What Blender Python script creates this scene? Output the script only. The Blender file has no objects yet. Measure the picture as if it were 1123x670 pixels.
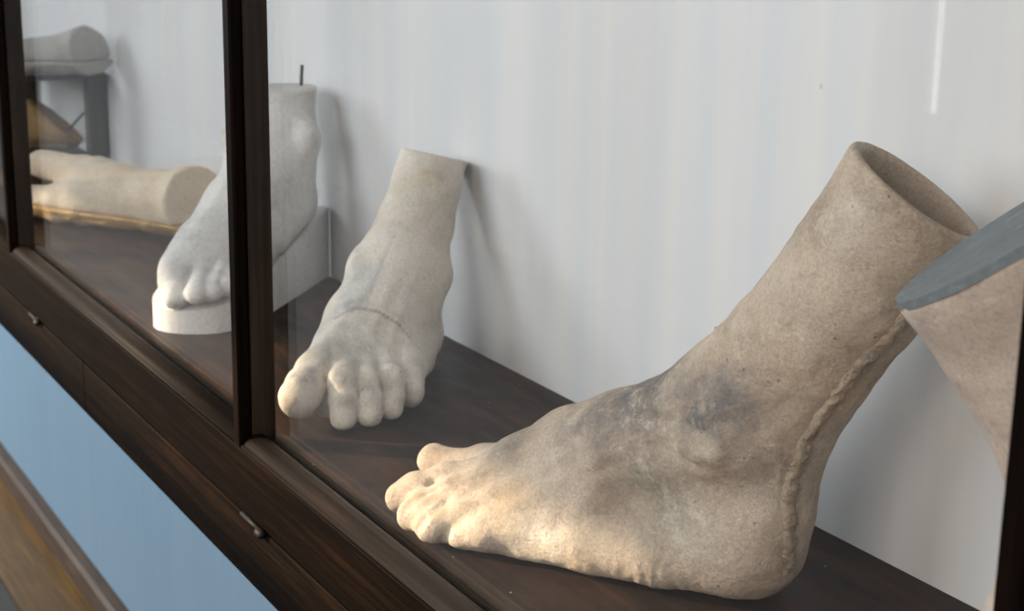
import bpy, bmesh, math, random
import numpy as np
from mathutils import Vector, Matrix

random.seed(4)
SC = bpy.context.scene
COL = SC.collection
R = math.radians

# ------------------------------------------------------------------ camera
PX, PY = 561.5, 335.0
FPX = 1731.42
MROT = np.array([[0.4952857688963742, -0.22034271345316403, 0.8403220190836512],
                 [0.8685743019429304, 0.10728120903899566, -0.4838072180026694],
                 [0.016452633013550568, 0.969504941098924, 0.2445188746328047]])
CAM = np.array([1.0, -0.4694, 0.45])


def ray(x, y):
    return MROT @ np.array([x - PX, -(y - PY), -FPX])


# ------------------------------------------------------------------ helpers
def link(name, me, mat=None, parent=None):
    o = bpy.data.objects.new(name, me)
    COL.objects.link(o)
    if mat is not None:
        me.materials.append(mat)
    if parent is not None:
        o.parent = parent
    return o


def tag(o, label=None, cat=None, group=None, kind=None):
    if label: o['label'] = label
    if cat: o['category'] = cat
    if group: o['group'] = group
    if kind: o['kind'] = kind
    return o


def empty(name, loc=(0, 0, 0), rz=0.0):
    o = bpy.data.objects.new(name, None)
    o.empty_display_size = 0.05
    o.location = loc
    o.rotation_euler = (0, 0, rz)
    COL.objects.link(o)
    return o


def box_bm(bm, lo, hi, bev=0.0):
    lo = Vector(lo); hi = Vector(hi)
    r = bmesh.ops.create_cube(bm, size=1.0)
    vs = r['verts']
    c = (lo + hi) / 2; s = hi - lo
    for v in vs:
        v.co = Vector((v.co.x * s.x, v.co.y * s.y, v.co.z * s.z)) + c
    if bev > 0:
        es = list({e for v in vs for e in v.link_edges})
        bmesh.ops.bevel(bm, geom=es, offset=bev, segments=2, affect='EDGES', profile=0.6)


def bm_obj(name, bm, mat, parent=None, smooth=False):
    me = bpy.data.meshes.new(name)
    bmesh.ops.recalc_face_normals(bm, faces=bm.faces[:])
    bm.to_mesh(me); bm.free()
    if smooth:
        for p in me.polygons: p.use_smooth = True
    return link(name, me, mat, parent)


def boxes(name, bl, mat, parent=None, bev=0.0):
    bm = bmesh.new()
    for lo, hi in bl: box_bm(bm, lo, hi, bev)
    return bm_obj(name, bm, mat, parent)


def extrude_x(name, prof, x0, x1, mat, parent=None, smooth=False):
    """profile of (y,z) extruded along x"""
    bm = bmesh.new()
    a = [bm.verts.new((x0, y, z)) for y, z in prof]
    b = [bm.verts.new((x1, y, z)) for y, z in prof]
    n = len(prof)
    for i in range(n):
        bm.faces.new((a[i], a[(i + 1) % n], b[(i + 1) % n], b[i]))
    bm.faces.new(a); bm.faces.new(b[::-1])
    return bm_obj(name, bm, mat, parent, smooth)


def prism_z(name, prof, z0, z1, mat, parent=None):
    bm = bmesh.new()
    a = [bm.verts.new((x, y, z0)) for x, y in prof]
    b = [bm.verts.new((x, y, z1)) for x, y in prof]
    n = len(prof)
    for i in range(n):
        bm.faces.new((a[i], a[(i + 1) % n], b[(i + 1) % n], b[i]))
    bm.faces.new(a); bm.faces.new(b[::-1])
    return bm_obj(name, bm, mat, parent)


def tube(name, pts, r, mat, parent=None, seg=10):
    bm = bmesh.new()
    rings = []
    for i, p in enumerate(pts):
        p = Vector(p)
        d = (Vector(pts[min(i + 1, len(pts) - 1)]) - Vector(pts[max(i - 1, 0)])).normalized()
        a = d.orthogonal().normalized(); b = d.cross(a)
        rr = r[i] if isinstance(r, (list, tuple)) else r
        rings.append([bm.verts.new(p + rr * (math.cos(t) * a + math.sin(t) * b))
                      for t in [2 * math.pi * k / seg for k in range(seg)]])
    for i in range(len(rings) - 1):
        for k in range(seg):
            bm.faces.new((rings[i][k], rings[i][(k + 1) % seg], rings[i + 1][(k + 1) % seg], rings[i + 1][k]))
    bm.faces.new(rings[0]); bm.faces.new(rings[-1][::-1])
    return bm_obj(name, bm, mat, parent, True)


# ------------------------------------------------------------------ sculpting in a distance field
class Clay:
    def __init__(self, lo, hi, h):
        self.h = h
        self.lo = np.array(lo, float)
        n = np.ceil((np.array(hi) - self.lo) / h).astype(int) + 1
        self.n = n
        self.ax = [(self.lo[i] + h * np.arange(n[i])).astype(np.float32) for i in range(3)]
        self.F = np.full(n, 0.05, np.float32)

    def _sl(self, pts, m):
        pts = np.array(pts, float).reshape(-1, 3)
        lo = pts.min(0) - m; hi = pts.max(0) + m
        s = []
        for i in range(3):
            a = int(max(0, math.floor((lo[i] - self.lo[i]) / self.h)))
            b = int(min(self.n[i], math.ceil((hi[i] - self.lo[i]) / self.h) + 1))
            s.append(slice(a, max(a, b)))
        return tuple(s)

    def _g(self, s):
        return (self.ax[0][s[0]][:, None, None], self.ax[1][s[1]][None, :, None], self.ax[2][s[2]][None, None, :])

    def _seg(self, s, a, b):
        """distance to segment + param; a,b = (x,y,z,r[,ky])"""
        x, y, z = self._g(s)
        ka = a[4] if len(a) > 4 else 1.0
        kb = b[4] if len(b) > 4 else 1.0
        k = 0.5 * (ka + kb)
        ax, ay, az = a[0], a[1] / k, a[2]
        bx, by, bz = b[0] - ax, b[1] / k - ay, b[2] - az
        px, py, pz = x - ax, y / k - ay, z - az
        L = bx * bx + by * by + bz * bz + 1e-12
        t = np.clip((px * bx + py * by + pz * bz) / L, 0, 1)
        d = np.sqrt((px - t * bx) ** 2 + (py - t * by) ** 2 + (pz - t * bz) ** 2)
        return d, t

    def add(self, pts, k=0.012, sub=False):
        """a chain of tapering capsules: joined firmly among themselves, softly to the rest"""
        if len(pts) == 1: pts = [pts[0], pts[0]]
        kk = max(max(p[4] if len(p) > 4 else 1 for p in pts), 1.0)
        m = max(p[3] for p in pts) * kk + k + 4 * self.h
        s = self._sl([p[:3] for p in pts], m)
        ki = 0.006; acc = None
        for a, b in zip(pts[:-1], pts[1:]):
            d, t = self._seg(s, a, b)
            d = d - (a[3] + (b[3] - a[3]) * t)
            if acc is None: acc = d
            else:
                h = np.maximum(ki - np.abs(acc - d), 0) / ki
                acc = np.minimum(acc, d) - h * h * ki * 0.25
        self._mix(s, acc, k, sub)

    def _mix(self, s, d, k, sub=False):
        f = self.F[s]
        if sub:
            d = -d
            h = np.maximum(k - np.abs(f - d), 0) / k
            self.F[s] = np.maximum(f, d) + h * h * k * 0.25
        else:
            h = np.maximum(k - np.abs(f - d), 0) / k
            self.F[s] = np.minimum(f, d) - h * h * k * 0.25

    def blob(self, c, r, k=0.01):
        """ellipsoid with radii r"""
        s = self._sl([c], max(r) + k + 3 * self.h)
        x, y, z = self._g(s)
        q = np.sqrt(((x - c[0]) / r[0]) ** 2 + ((y - c[1]) / r[1]) ** 2 + ((z - c[2]) / r[2]) ** 2)
        self._mix(s, (q - 1) * min(r), k)

    def crease(self, pts, w, amp, wob=0.0):
        """amp>0 grooves, amp<0 ridges, along a polyline; width w"""
        for a, b in zip(pts[:-1], pts[1:]):
            s = self._sl([a[:3], b[:3]], 3 * w)
            d, t = self._seg(s, tuple(a[:3]) + (0,), tuple(b[:3]) + (0,))
            fa = np.clip(1, 0, 1)
            self.F[s] += (amp * np.exp(-(d / w) ** 2) * (1.0 / (1.0 if len(pts) == 2 else 1.25))).astype(np.float32)

    def bump(self, c, r, amp):
        s = self._sl([c], 2.6 * r)
        x, y, z = self._g(s)
        d2 = (x - c[0]) ** 2 + (y - c[1]) ** 2 + (z - c[2]) ** 2
        self.F[s] -= (amp * np.exp(-d2 / (r * r))).astype(np.float32)

    def plane(self, p, nrm, k=0.003):
        """cut away the side the normal points to"""
        nrm = np.array(nrm, float); nrm /= np.linalg.norm(nrm)
        x, y, z = self._g((slice(None),) * 3)
        d = (x - p[0]) * nrm[0] + (y - p[1]) * nrm[1] + (z - p[2]) * nrm[2]
        f = self.F
        h = np.maximum(k - np.abs(f - d), 0) / k
        self.F = (np.maximum(f, d) + h * h * k * 0.25).astype(np.float32)
        return d

    def noise(self, scale, seed):
        rs = np.random.RandomState(seed)
        out = None
        W = []; m = []
        for i in range(3):
            t = (self.ax[i] - self.lo[i]) / scale + rs.rand()
            i0 = np.floor(t).astype(int); f = t - i0
            f = f * f * (3 - 2 * f)
            M = np.zeros((len(t), i0.max() + 2), np.float32)
            M[np.arange(len(t)), i0] = 1 - f
            M[np.arange(len(t)), i0 + 1] = f
            W.append(M); m.append(M.shape[1])
        L = rs.uniform(-1, 1, m).astype(np.float32)
        out = np.tensordot(W[0], L, (1, 0))
        out = np.einsum('bj,ajk->abk', W[1], out)
        return np.einsum('ck,abk->abc', W[2], out)

    def rough(self, amp, scale, seed, mask=None):
        n = self.noise(scale, seed) * amp
        self.F += n if mask is None else n * mask

    def sphere_mask(self, c, r):
        x, y, z = self._g((slice(None),) * 3)
        d2 = (x - c[0]) ** 2 + (y - c[1]) ** 2 + (z - c[2]) ** 2
        return np.exp(-d2 / (r * r)).astype(np.float32)

    def march(self, p, d, far=3.0, step=None):
        """first surface point met from p along d"""
        p = np.array(p, float); d = np.array(d, float); d /= np.linalg.norm(d)
        lo = self.lo; hi = self.lo + self.h * (self.n - 1)
        with np.errstate(divide='ignore', invalid='ignore'):
            t1 = (lo - p) / d; t2 = (hi - p) / d
        t0 = max(0, np.nanmax(np.minimum(t1, t2))); te = min(far, np.nanmin(np.maximum(t1, t2)))
        if te <= t0: return None
        ts = np.arange(t0, te, self.h * 0.5)
        q = p[None] + ts[:, None] * d[None]
        i = np.clip(np.round((q - lo) / self.h).astype(int), 0, self.n - 1)
        f = self.F[i[:, 0], i[:, 1], i[:, 2]]
        w = np.nonzero(f < 0)[0]
        return tuple(q[w[0]]) if len(w) else None

    def ring(self, P, nrm, n=72, rmax=0.12):
        """outline of the body in the plane through P"""
        nrm = np.array(nrm, float); nrm /= np.linalg.norm(nrm)
        a = np.cross(nrm, (0.3, 0.5, 0.2)); a /= np.linalg.norm(a); b = np.cross(nrm, a)
        out = []
        for k in range(n):
            t = 2 * math.pi * k / n
            d = math.cos(t) * a + math.sin(t) * b
            r = np.arange(0.005, rmax, 0.0005)
            q = np.array(P)[None] + r[:, None] * d[None] - nrm * 0.003
            i = np.clip(np.round((q - self.lo) / self.h).astype(int), 0, self.n - 1)
            f = self.F[i[:, 0], i[:, 1], i[:, 2]]
            w = np.nonzero(f > 0)[0]
            rr = r[w[0]] if len(w) else rmax
            out.append(rr)
        out = np.array(out)
        for _ in range(3): out = (np.roll(out, 1) + out * 2 + np.roll(out, -1)) / 4
        return [np.array(P) + o * (math.cos(2 * math.pi * k / n) * a + math.sin(2 * math.pi * k / n) * b) for k, o in enumerate(out)]

    def blur(self, times=1):
        for _ in range(times):
            for a in range(3):
                f = np.moveaxis(self.F, a, 0)
                g = f.copy()
                g[1:-1] = 0.25 * f[:-2] + 0.5 * f[1:-1] + 0.25 * f[2:]
                self.F = np.moveaxis(g, 0, a)

    def mesh(self, name):
        F = np.ascontiguousarray(self.F)
        F[0] = F[-1] = 0.05; F[:, 0] = F[:, -1] = 0.05; F[:, :, 0] = F[:, :, -1] = 0.05
        n = self.n
        S = F < 0
        c = np.zeros(np.array(n) - 1, np.uint8)
        for dx in (0, 1):
            for dy in (0, 1):
                for dz in (0, 1):
                    c += S[dx:n[0] - 1 + dx, dy:n[1] - 1 + dy, dz:n[2] - 1 + dz]
        act = (c > 0) & (c < 8)
        idx = np.argwhere(act)
        ids = np.full(act.shape, -1, np.int64)
        ids[act] = np.arange(len(idx))
        acc = np.zeros((len(idx), 3)); cnt = np.zeros(len(idx))
        corners = [(a, b, d) for a in (0, 1) for b in (0, 1) for d in (0, 1)]
        V = {q: F[idx[:, 0] + q[0], idx[:, 1] + q[1], idx[:, 2] + q[2]] for q in corners}
        for q in corners:
            for ax in range(3):
                if q[ax] == 0:
                    p = list(q); p[ax] = 1; p = tuple(p)
                    f0, f1 = V[q], V[p]
                    cr = (f0 < 0) != (f1 < 0)
                    t = np.where(cr, f0 / np.where(cr, f0 - f1, 1), 0)
                    e = np.array(q, float)[None, :].repeat(len(idx), 0)
                    e[:, ax] += t
                    acc[cr] += e[cr]; cnt[cr] += 1
        co = (idx + acc / cnt[:, None]) * self.h + self.lo
        quads = []
        for ax in range(3):
            a1, a2 = (ax + 1) % 3, (ax + 2) % 3
            sl0 = [slice(1, -1)] * 3; sl1 = [slice(1, -1)] * 3
            sl0[ax] = slice(0, -1); sl1[ax] = slice(1, None)
            s0, s1 = S[tuple(sl0)], S[tuple(sl1)]
            for inside_first in (True, False):
                e = np.argwhere((s0 & ~s1) if inside_first else (~s0 & s1))
                if not len(e): continue
                off = np.array([1, 1, 1]); off[ax] = 0
                e = e + off

                def cell(d1, d2):
                    q = e.copy(); q[:, a1] -= d1; q[:, a2] -= d2
                    return ids[q[:, 0], q[:, 1], q[:, 2]]
                loop = [cell(1, 1), cell(0, 1), cell(0, 0), cell(1, 0)]
                if not inside_first: loop = loop[::-1]
                quads.append(np.stack(loop, 1))
        Q = np.concatenate(quads)
        me = bpy.data.meshes.new(name)
        me.vertices.add(len(co)); me.vertices.foreach_set('co', co.astype(np.float32).ravel())
        me.loops.add(len(Q) * 4); me.loops.foreach_set('vertex_index', Q.astype(np.int32).ravel())
        me.polygons.add(len(Q))
        me.polygons.foreach_set('loop_start', (np.arange(len(Q)) * 4).astype(np.int32))
        me.polygons.foreach_set('use_smooth', np.ones(len(Q), bool))
        me.update(calc_edges=True); me.validate()
        return me


class Frame:
    """local frame of a cast: x towards the toes, y to the side, z up; at() takes a place seen in
    the photograph and one known local coordinate and gives the local point"""
    def __init__(self, ox, oy, ang, oz=0.0):
        self.o = np.array([ox, oy, oz]); self.a = ang
        c, s = math.cos(ang), math.sin(ang)
        self.B = np.array([[c, s, 0], [-s, c, 0], [0, 0, 1.0]])

    def at(self, px, py, **k):
        o = self.B @ (CAM - self.o); d = self.B @ ray(px, py)
        ax = {'x': 0, 'y': 1, 'z': 2}[list(k)[0]]
        t = (list(k.values())[0] - o[ax]) / d[ax]
        return tuple(o + t * d)

    def hit(self, clay, px, py):
        return clay.march(self.B @ (CAM - self.o), self.B @ ray(px, py))

    def place(self, o):
        o.location = self.o; o.rotation_euler = (0, 0, self.a)
        return o


# ------------------------------------------------------------------ materials
class NT:
    def __init__(self, name):
        self.m = bpy.data.materials.new(name); self.m.use_nodes = True
        self.t = self.m.node_tree; self.t.nodes.clear()
        self.out = self.n('ShaderNodeOutputMaterial')

    def n(self, typ, **kw):
        nd = self.t.nodes.new(typ)
        for k, v in kw.items():
            if k.startswith('_'): nd.inputs[k[1:].replace('_', ' ')].default_value = v
            else: setattr(nd, k, v)
        return nd

    def l(self, a, b): self.t.links.new(a, b)

    def coords(self, scale=(1, 1, 1), kind='Object', loc=(0, 0, 0)):
        c = self.n('ShaderNodeTexCoord'); m = self.n('ShaderNodeMapping')
        m.inputs['Scale'].default_value = scale
        m.inputs['Location'].default_value = loc
        self.l(c.outputs[kind], m.inputs['Vector'])
        return m.outputs['Vector']

    def noise(self, vec, scale, detail=4, rough=0.55, dist=0.0):
        nd = self.n('ShaderNodeTexNoise')
        nd.inputs['Scale'].default_value = scale; nd.inputs['Detail'].default_value = detail
        nd.inputs['Roughness'].default_value = rough; nd.inputs['Distortion'].default_value = dist
        self.l(vec, nd.inputs['Vector'])
        return nd.outputs['Fac']

    def ramp(self, fac, stops, interp='LINEAR'):
        r = self.n('ShaderNodeValToRGB')
        r.color_ramp.interpolation = interp
        els = r.color_ramp.elements
        while len(els) < len(stops): els.new(0.5)
        for e, (p, c) in zip(els, stops):
            e.position = p
            e.color = (c, c, c, 1) if isinstance(c, (int, float)) else tuple(c) + (1,)
        self.l(fac, r.inputs['Fac'])
        return r.outputs['Color']

    def mix(self, fac, a, b, mode='MIX'):
        m = self.n('ShaderNodeMix', data_type='RGBA', blend_type=mode)
        for s, v in ((0, fac), (6, a), (7, b)):
            if isinstance(v, (int, float)): m.inputs[s].default_value = v
            elif isinstance(v, tuple): m.inputs[s].default_value = v + (1,) if len(v) == 3 else v
            else: self.l(v, m.inputs[s])
        return m.outputs[2]

    def math(self, op, a, b=0.0, clamp=False):
        m = self.n('ShaderNodeMath', operation=op); m.use_clamp = clamp
        for s, v in ((0, a), (1, b)):
            if isinstance(v, (int, float)): m.inputs[s].default_value = v
            else: self.l(v, m.inputs[s])
        return m.outputs[0]

    def spot(self, c, r, soft=0.5):
        """1 inside a ball of object space, fading out (stains, and light and shade painted into the colour)"""
        tc = self.n('ShaderNodeTexCoord')
        d = self.n('ShaderNodeVectorMath', operation='DISTANCE'); d.inputs[1].default_value = c
        self.l(tc.outputs['Object'], d.inputs[0])
        mr = self.n('ShaderNodeMapRange'); mr.clamp = True
        mr.inputs['From Min'].default_value = r; mr.inputs['From Max'].default_value = r * (1 - soft)
        self.l(d.outputs['Value'], mr.inputs['Value'])
        return mr.outputs['Result']

    def finish(self, col, rough=0.6, bump=None, bstr=0.2, bdist=0.002, spec=0.5, coat=0.0):
        b = self.n('ShaderNodeBsdfPrincipled')
        for s, v in (('Base Color', col), ('Roughness', rough)):
            if isinstance(v, (int, float)): b.inputs[s].default_value = v
            elif isinstance(v, tuple): b.inputs[s].default_value = v + (1,)
            else: self.l(v, b.inputs[s])
        b.inputs['Specular IOR Level'].default_value = spec
        b.inputs['Coat Weight'].default_value = coat
        if bump is not None:
            bn = self.n('ShaderNodeBump'); bn.inputs['Strength'].default_value = bstr
            bn.inputs['Distance'].default_value = bdist
            self.l(bump, bn.inputs['Height']); self.l(bn.outputs['Normal'], b.inputs['Normal'])
        self.l(b.outputs[0], self.out.inputs[0])
        return self.m


def plaster(name, light, mid, dark, flake, seed=0.0, dirt=0.5, speck=0.6, stains_and_shading=(), rough=0.75, bstr=0.35, fs=1.0):
    m = NT(name)
    v = m.coords(loc=(seed, seed * 1.7, seed * 0.6))
    n1 = m.noise(v, 14 * fs, 5, 0.6, 0.4)
    n2 = m.noise(v, 45 * fs, 6, 0.65, 0.2)
    col = m.ramp(n1, [(0.32, dark), (0.48, mid), (0.66, light)])
    col = m.mix(m.ramp(n2, [(0.40, 0.0), (0.66, 0.75)]), col, mid)
    for c, r, sc, amt in stains_and_shading:
        f = m.spot(c, r, 0.85)
        if r > 0.006: f = m.math('MULTIPLY', f, m.ramp(m.noise(v, 60 * fs, 5, 0.7, 0.3), [(0.30, 0.15), (0.62, 1.0)]))
        col = m.mix(m.math('MULTIPLY', f, amt), col, sc)
    # chalky flakes and scratches
    fl = m.noise(m.coords(loc=(seed + 3, 1, seed)), 34 * fs, 12, 0.78, 0.3)
    col = m.mix(m.ramp(fl, [(0.545, 0.0), (0.70, 0.85)]), col, flake)
    sc = m.noise(m.coords((1, 1, 0.25), loc=(seed, 4, 2)), 190 * fs, 3, 0.6, 1.0)
    col = m.mix(m.math('MULTIPLY', m.ramp(sc, [(0.66, 0.0), (0.74, 1.0)]), 0.35), col, flake)
    # grime
    gr = m.noise(m.coords(loc=(seed + 9, 2, 5)), 22 * fs, 7, 0.7, 0.3)
    col = m.mix(m.math('MULTIPLY', m.ramp(gr, [(0.54, 0.0), (0.72, 1.0)]), dirt), col,
                tuple(0.42 * x for x in dark))
    grain = m.ramp(m.noise(m.coords(loc=(1, seed, 3)), 420 * fs, 8, 0.75), [(0.30, 0.66), (0.50, 1.0), (0.70, 1.22)])
    col = m.mix(0.85, col, grain, 'MULTIPLY')
    vo = m.n('ShaderNodeTexVoronoi'); vo.inputs['Scale'].default_value = 95 * fs
    m.l(v, vo.inputs['Vector'])
    sp = m.math('MULTIPLY', m.ramp(vo.outputs['Distance'], [(0.05, 1.0), (0.14, 0.0)]),
                m.ramp(m.noise(v, 30 * fs, 2), [(0.5, 0.0), (0.62, speck)]))
    col = m.mix(sp, col, tuple(0.3 * x for x in dark))
    b = m.math('ADD', m.math('MULTIPLY', m.noise(v, 210 * fs, 8, 0.75), 0.8), m.math('MULTIPLY', m.noise(v, 60 * fs, 5, 0.65), 0.8))
    b = m.math('SUBTRACT', b, m.math('MULTIPLY', sp, 0.5))
    return m.finish(col, rough, b, bstr, 0.003, 0.18)


def wood(name, dark, light, axis='x', rough=0.4, seed=0.0, fine=1.0, spec=0.5):
    m = NT(name)
    s = {'x': (2.2, 38, 38), 'y': (38, 2.2, 38), 'z': (38, 38, 2.2)}[axis]
    v = m.coords(tuple(x * fine for x in s), loc=(seed, seed, seed))
    g = m.noise(v, 1.6, 8, 0.65, 0.8)
    s2 = {'x': (6, 260, 260), 'y': (260, 6, 260), 'z': (260, 260, 6)}[axis]
    g2 = m.noise(m.coords(s2), 1.0, 3, 0.6, 0.1)
    big = m.noise(m.coords((3, 3, 3), loc=(seed, 0, 0)), 1.5, 4, 0.6)
    c = m.ramp(g, [(0.3, dark), (0.55, tuple(0.5 * (a + b) for a, b in zip(dark, light))), (0.75, light)])
    c = m.mix(m.ramp(g2, [(0.45, 0.7), (0.6, 0.0)]), c, tuple(0.35 * x for x in dark))
    c = m.mix(m.ramp(big, [(0.35, 0.55), (0.65, 0.0)]), c, tuple(0.5 * x for x in dark))
    return m.finish(c, rough, m.math('ADD', g2, m.math('MULTIPLY', g, 0.5)), 0.25, 0.001, spec)


def shelf_mat():
    m = NT('varnished_brown_shelf')
    g = m.noise(m.coords((1.6, 16, 16)), 2.0, 8, 0.62, 0.6)
    big = m.noise(m.coords((3, 5, 5)), 2.2, 6, 0.65, 0.4)
    c = m.ramp(g, [(0.3, (0.011, 0.0065, 0.0045)), (0.52, (0.033, 0.0175, 0.010)), (0.75, (0.085, 0.042, 0.021))])
    c = m.mix(m.ramp(big, [(0.36, 0.75), (0.62, 0.0)]), c, (0.009, 0.0068, 0.0055))
    # pale scuffs, scratches and dust specks
    sc = m.noise(m.coords((10, 55, 1)), 1.5, 8, 0.75, 1.5)
    c = m.mix(m.math('MULTIPLY', m.ramp(sc, [(0.63, 0.0), (0.70, 1.0)]), 0.22), c, (0.30, 0.24, 0.19))
    vo = m.n('ShaderNodeTexVoronoi'); vo.inputs['Scale'].default_value = 40
    m.l(m.coords((1, 1, 0.01)), vo.inputs['Vector'])
    c = m.mix(m.ramp(vo.outputs['Distance'], [(0.018, 0.9), (0.05, 0.0)]), c, (0.45, 0.38, 0.30))
    vo2 = m.n('ShaderNodeTexVoronoi'); vo2.inputs['Scale'].default_value = 9
    m.l(m.coords((1, 1, 0.01), loc=(0.3, 0.1, 0)), vo2.inputs['Vector'])
    c = m.mix(m.ramp(vo2.outputs['Distance'], [(0.03, 0.9), (0.10, 0.0)]), c, (0.012, 0.008, 0.006))
    rg = m.ramp(m.noise(m.coords((4, 14, 4)), 3, 6, 0.6), [(0.35, 0.40), (0.68, 0.60)])
    return m.finish(c, rg, m.noise(m.coords((14, 90, 90)), 3.0, 5), 0.12, 0.001, 0.08)


def wall_mat(name, base, streak, amt=0.5):
    m = NT(name)
    st = m.noise(m.coords((14, 14, 0.5)), 2.0, 6, 0.6, 0.2)
    c = m.mix(m.math('MULTIPLY', m.ramp(st, [(0.35, 0.0), (0.7, 1.0)]), amt), base, streak)
    fine = m.noise(m.coords((160, 160, 2.0)), 1.0, 3, 0.5)
    sp = m.n('ShaderNodeTexVoronoi'); sp.inputs['Scale'].default_value = 26
    m.l(m.coords(), sp.inputs['Vector'])
    k = m.math('MULTIPLY', m.ramp(sp.outputs['Distance'], [(0.035, 1.0), (0.07, 0.0)]),
               m.ramp(m.noise(m.coords(), 5.0, 3), [(0.58, 0.0), (0.66, 0.8)]))
    c = m.mix(k, c, (0.12, 0.11, 0.10))
    return m.finish(c, 0.55, fine, 0.10, 0.001, 0.35)


def glass_mat():
    m = NT('pane_glass')
    tr = m.n('ShaderNodeBsdfTransparent'); tr.inputs[0].default_value = (0.985, 0.992, 0.99, 1)
    gl = m.n('ShaderNodeBsdfGlossy'); gl.inputs['Roughness'].default_value = 0.015
    gl.inputs[0].default_value = (1, 1, 1, 1)
    fr = m.n('ShaderNodeFresnel')
    ge = m.n('ShaderNodeNewGeometry')          # thin pane: both faces reflect alike
    m.l(m.math('SUBTRACT', 1.5, m.math('MULTIPLY', ge.outputs['Backfacing'], 1.5 - 1 / 1.5)), fr.inputs['IOR'])
    # old drawn glass: slightly wavy
    bn = m.n('ShaderNodeBump'); bn.inputs['Strength'].default_value = 0.05; bn.inputs['Distance'].default_value = 0.002
    m.l(m.noise(m.coords((9, 9, 1.2)), 2.0, 2), bn.inputs['Height'])
    m.l(bn.outputs[0], gl.inputs['Normal'])
    mx = m.n('ShaderNodeMixShader')
    m.l(fr.outputs[0], mx.inputs[0]); m.l(tr.outputs[0], mx.inputs[1]); m.l(gl.outputs[0], mx.inputs[2])
    m.l(mx.outputs[0], m.out.inputs[0])
    return m.m


def simple(name, col, rough=0.5, metal=0.0, ns=60, amp=0.25, spec=0.5):
    m = NT(name)
    n = m.noise(m.coords(), ns, 5, 0.6)
    c = m.mix(m.ramp(n, [(0.35, amp), (0.65, 0.0)]), col, tuple(0.5 * x for x in col))
    mat = m.finish(c, rough, n, 0.15, 0.001, spec)
    for nd in m.t.nodes:
        if nd.type == 'BSDF_PRINCIPLED': nd.inputs['Metallic'].default_value = metal
    return mat


M_SHELF = shelf_mat()
M_OAKX = wood('dark_oak_rail', (0.0025, 0.0013, 0.0007), (0.0105, 0.0050, 0.0021), 'x', 0.5, 1.0, 1.0, 0.03)
M_BEAD = wood('dark_oak_bead', (0.0035, 0.0019, 0.0010), (0.0150, 0.0078, 0.0036), 'x', 0.62, 9.0, 1.0, 0.05)
M_OAKX2 = wood('dark_oak_board', (0.0030, 0.0015, 0.0007), (0.0165, 0.0080, 0.0030), 'x', 0.5, 5.0, 1.2, 0.04)
M_OAKZ = wood('dark_oak_upright', (0.0025, 0.0013, 0.0007), (0.0125, 0.0058, 0.0022), 'z', 0.5, 2.0, 1.0, 0.03)
M_OAKL = wood('brown_oak_upright', (0.0125, 0.0070, 0.0035), (0.044, 0.0240, 0.0118), 'z', 0.5, 3.0, 1.0, 0.25)
M_DUST = wood('dusty_rebate', (0.012, 0.009, 0.0065), (0.045, 0.034, 0.026), 'x', 0.8, 4.0, 1.0, 0.2)
M_WALL = wall_mat('bluish_white_limewash', (0.595, 0.62, 0.645), (0.68, 0.665, 0.65), 0.85)
M_BLUE = wall_mat('pale_blue_wall', (0.185, 0.290, 0.385), (0.212, 0.322, 0.415), 0.6)
M_ROOM = wall_mat('buff_room_wall', (0.25, 0.21, 0.185), (0.29, 0.245, 0.215), 0.4)
M_GLASS = glass_mat()
M_IRON = simple('black_iron', (0.006, 0.0055, 0.005), 0.6, 0.0, 60, 0.25, 0.12)
M_ROD = simple('rusty_rod', (0.055, 0.042, 0.038), 0.6, 0.4)

# ================================================================== SETTING
YB = 0.29            # wall plane behind the case
ZF = -0.94           # room floor
bm = bmesh.new(); box_bm(bm, (-6.5, YB + 0.012, ZF), (3.2, YB + 0.2, 2.6))
tag(bm_obj('wall_back', bm, M_BLUE), kind='structure')
M_FLOOR = wood('ochre_floorboards', (0.185, 0.088, 0.0105), (0.245, 0.122, 0.0165), 'x', 0.45, 7.0, 0.5)
tag(boxes('floor', [((-7.5, -4.2, ZF - 0.1), (3.2, YB + 0.2, ZF))], M_FLOOR), kind='structure')
M_SKIRT = wood('brown_skirting', (0.085, 0.052, 0.030), (0.16, 0.10, 0.062), 'x', 0.6, 8.0, 0.6)
tag(extrude_x('baseboard_back', [(YB + .012, ZF), (YB - 0.018, ZF), (YB - 0.018, ZF + 0.048), (YB - 0.010, ZF + 0.056), (YB + .012, ZF + 0.058)],
              -6.5, 3.2, M_SKIRT), kind='structure')

# opposite wall of the corridor: two windows and an added slot that trims the low sun to a narrow band
YW = -2.7
SLOT = (1.28, 1.558)
SX = (-3.6, -1.75)
front = [((-9.0, YW - 0.2, ZF), (SX[0], YW, 4.2)), ((SX[1], YW - 0.2, ZF), (3.2, YW, 4.2)),
         ((SX[0], YW - 0.2, ZF), (SX[1], YW, SLOT[0])), ((SX[0], YW - 0.2, SLOT[1]), (SX[1], YW, 4.2))]
tag(boxes('wall_front', front, M_ROOM), kind='structure')


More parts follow.
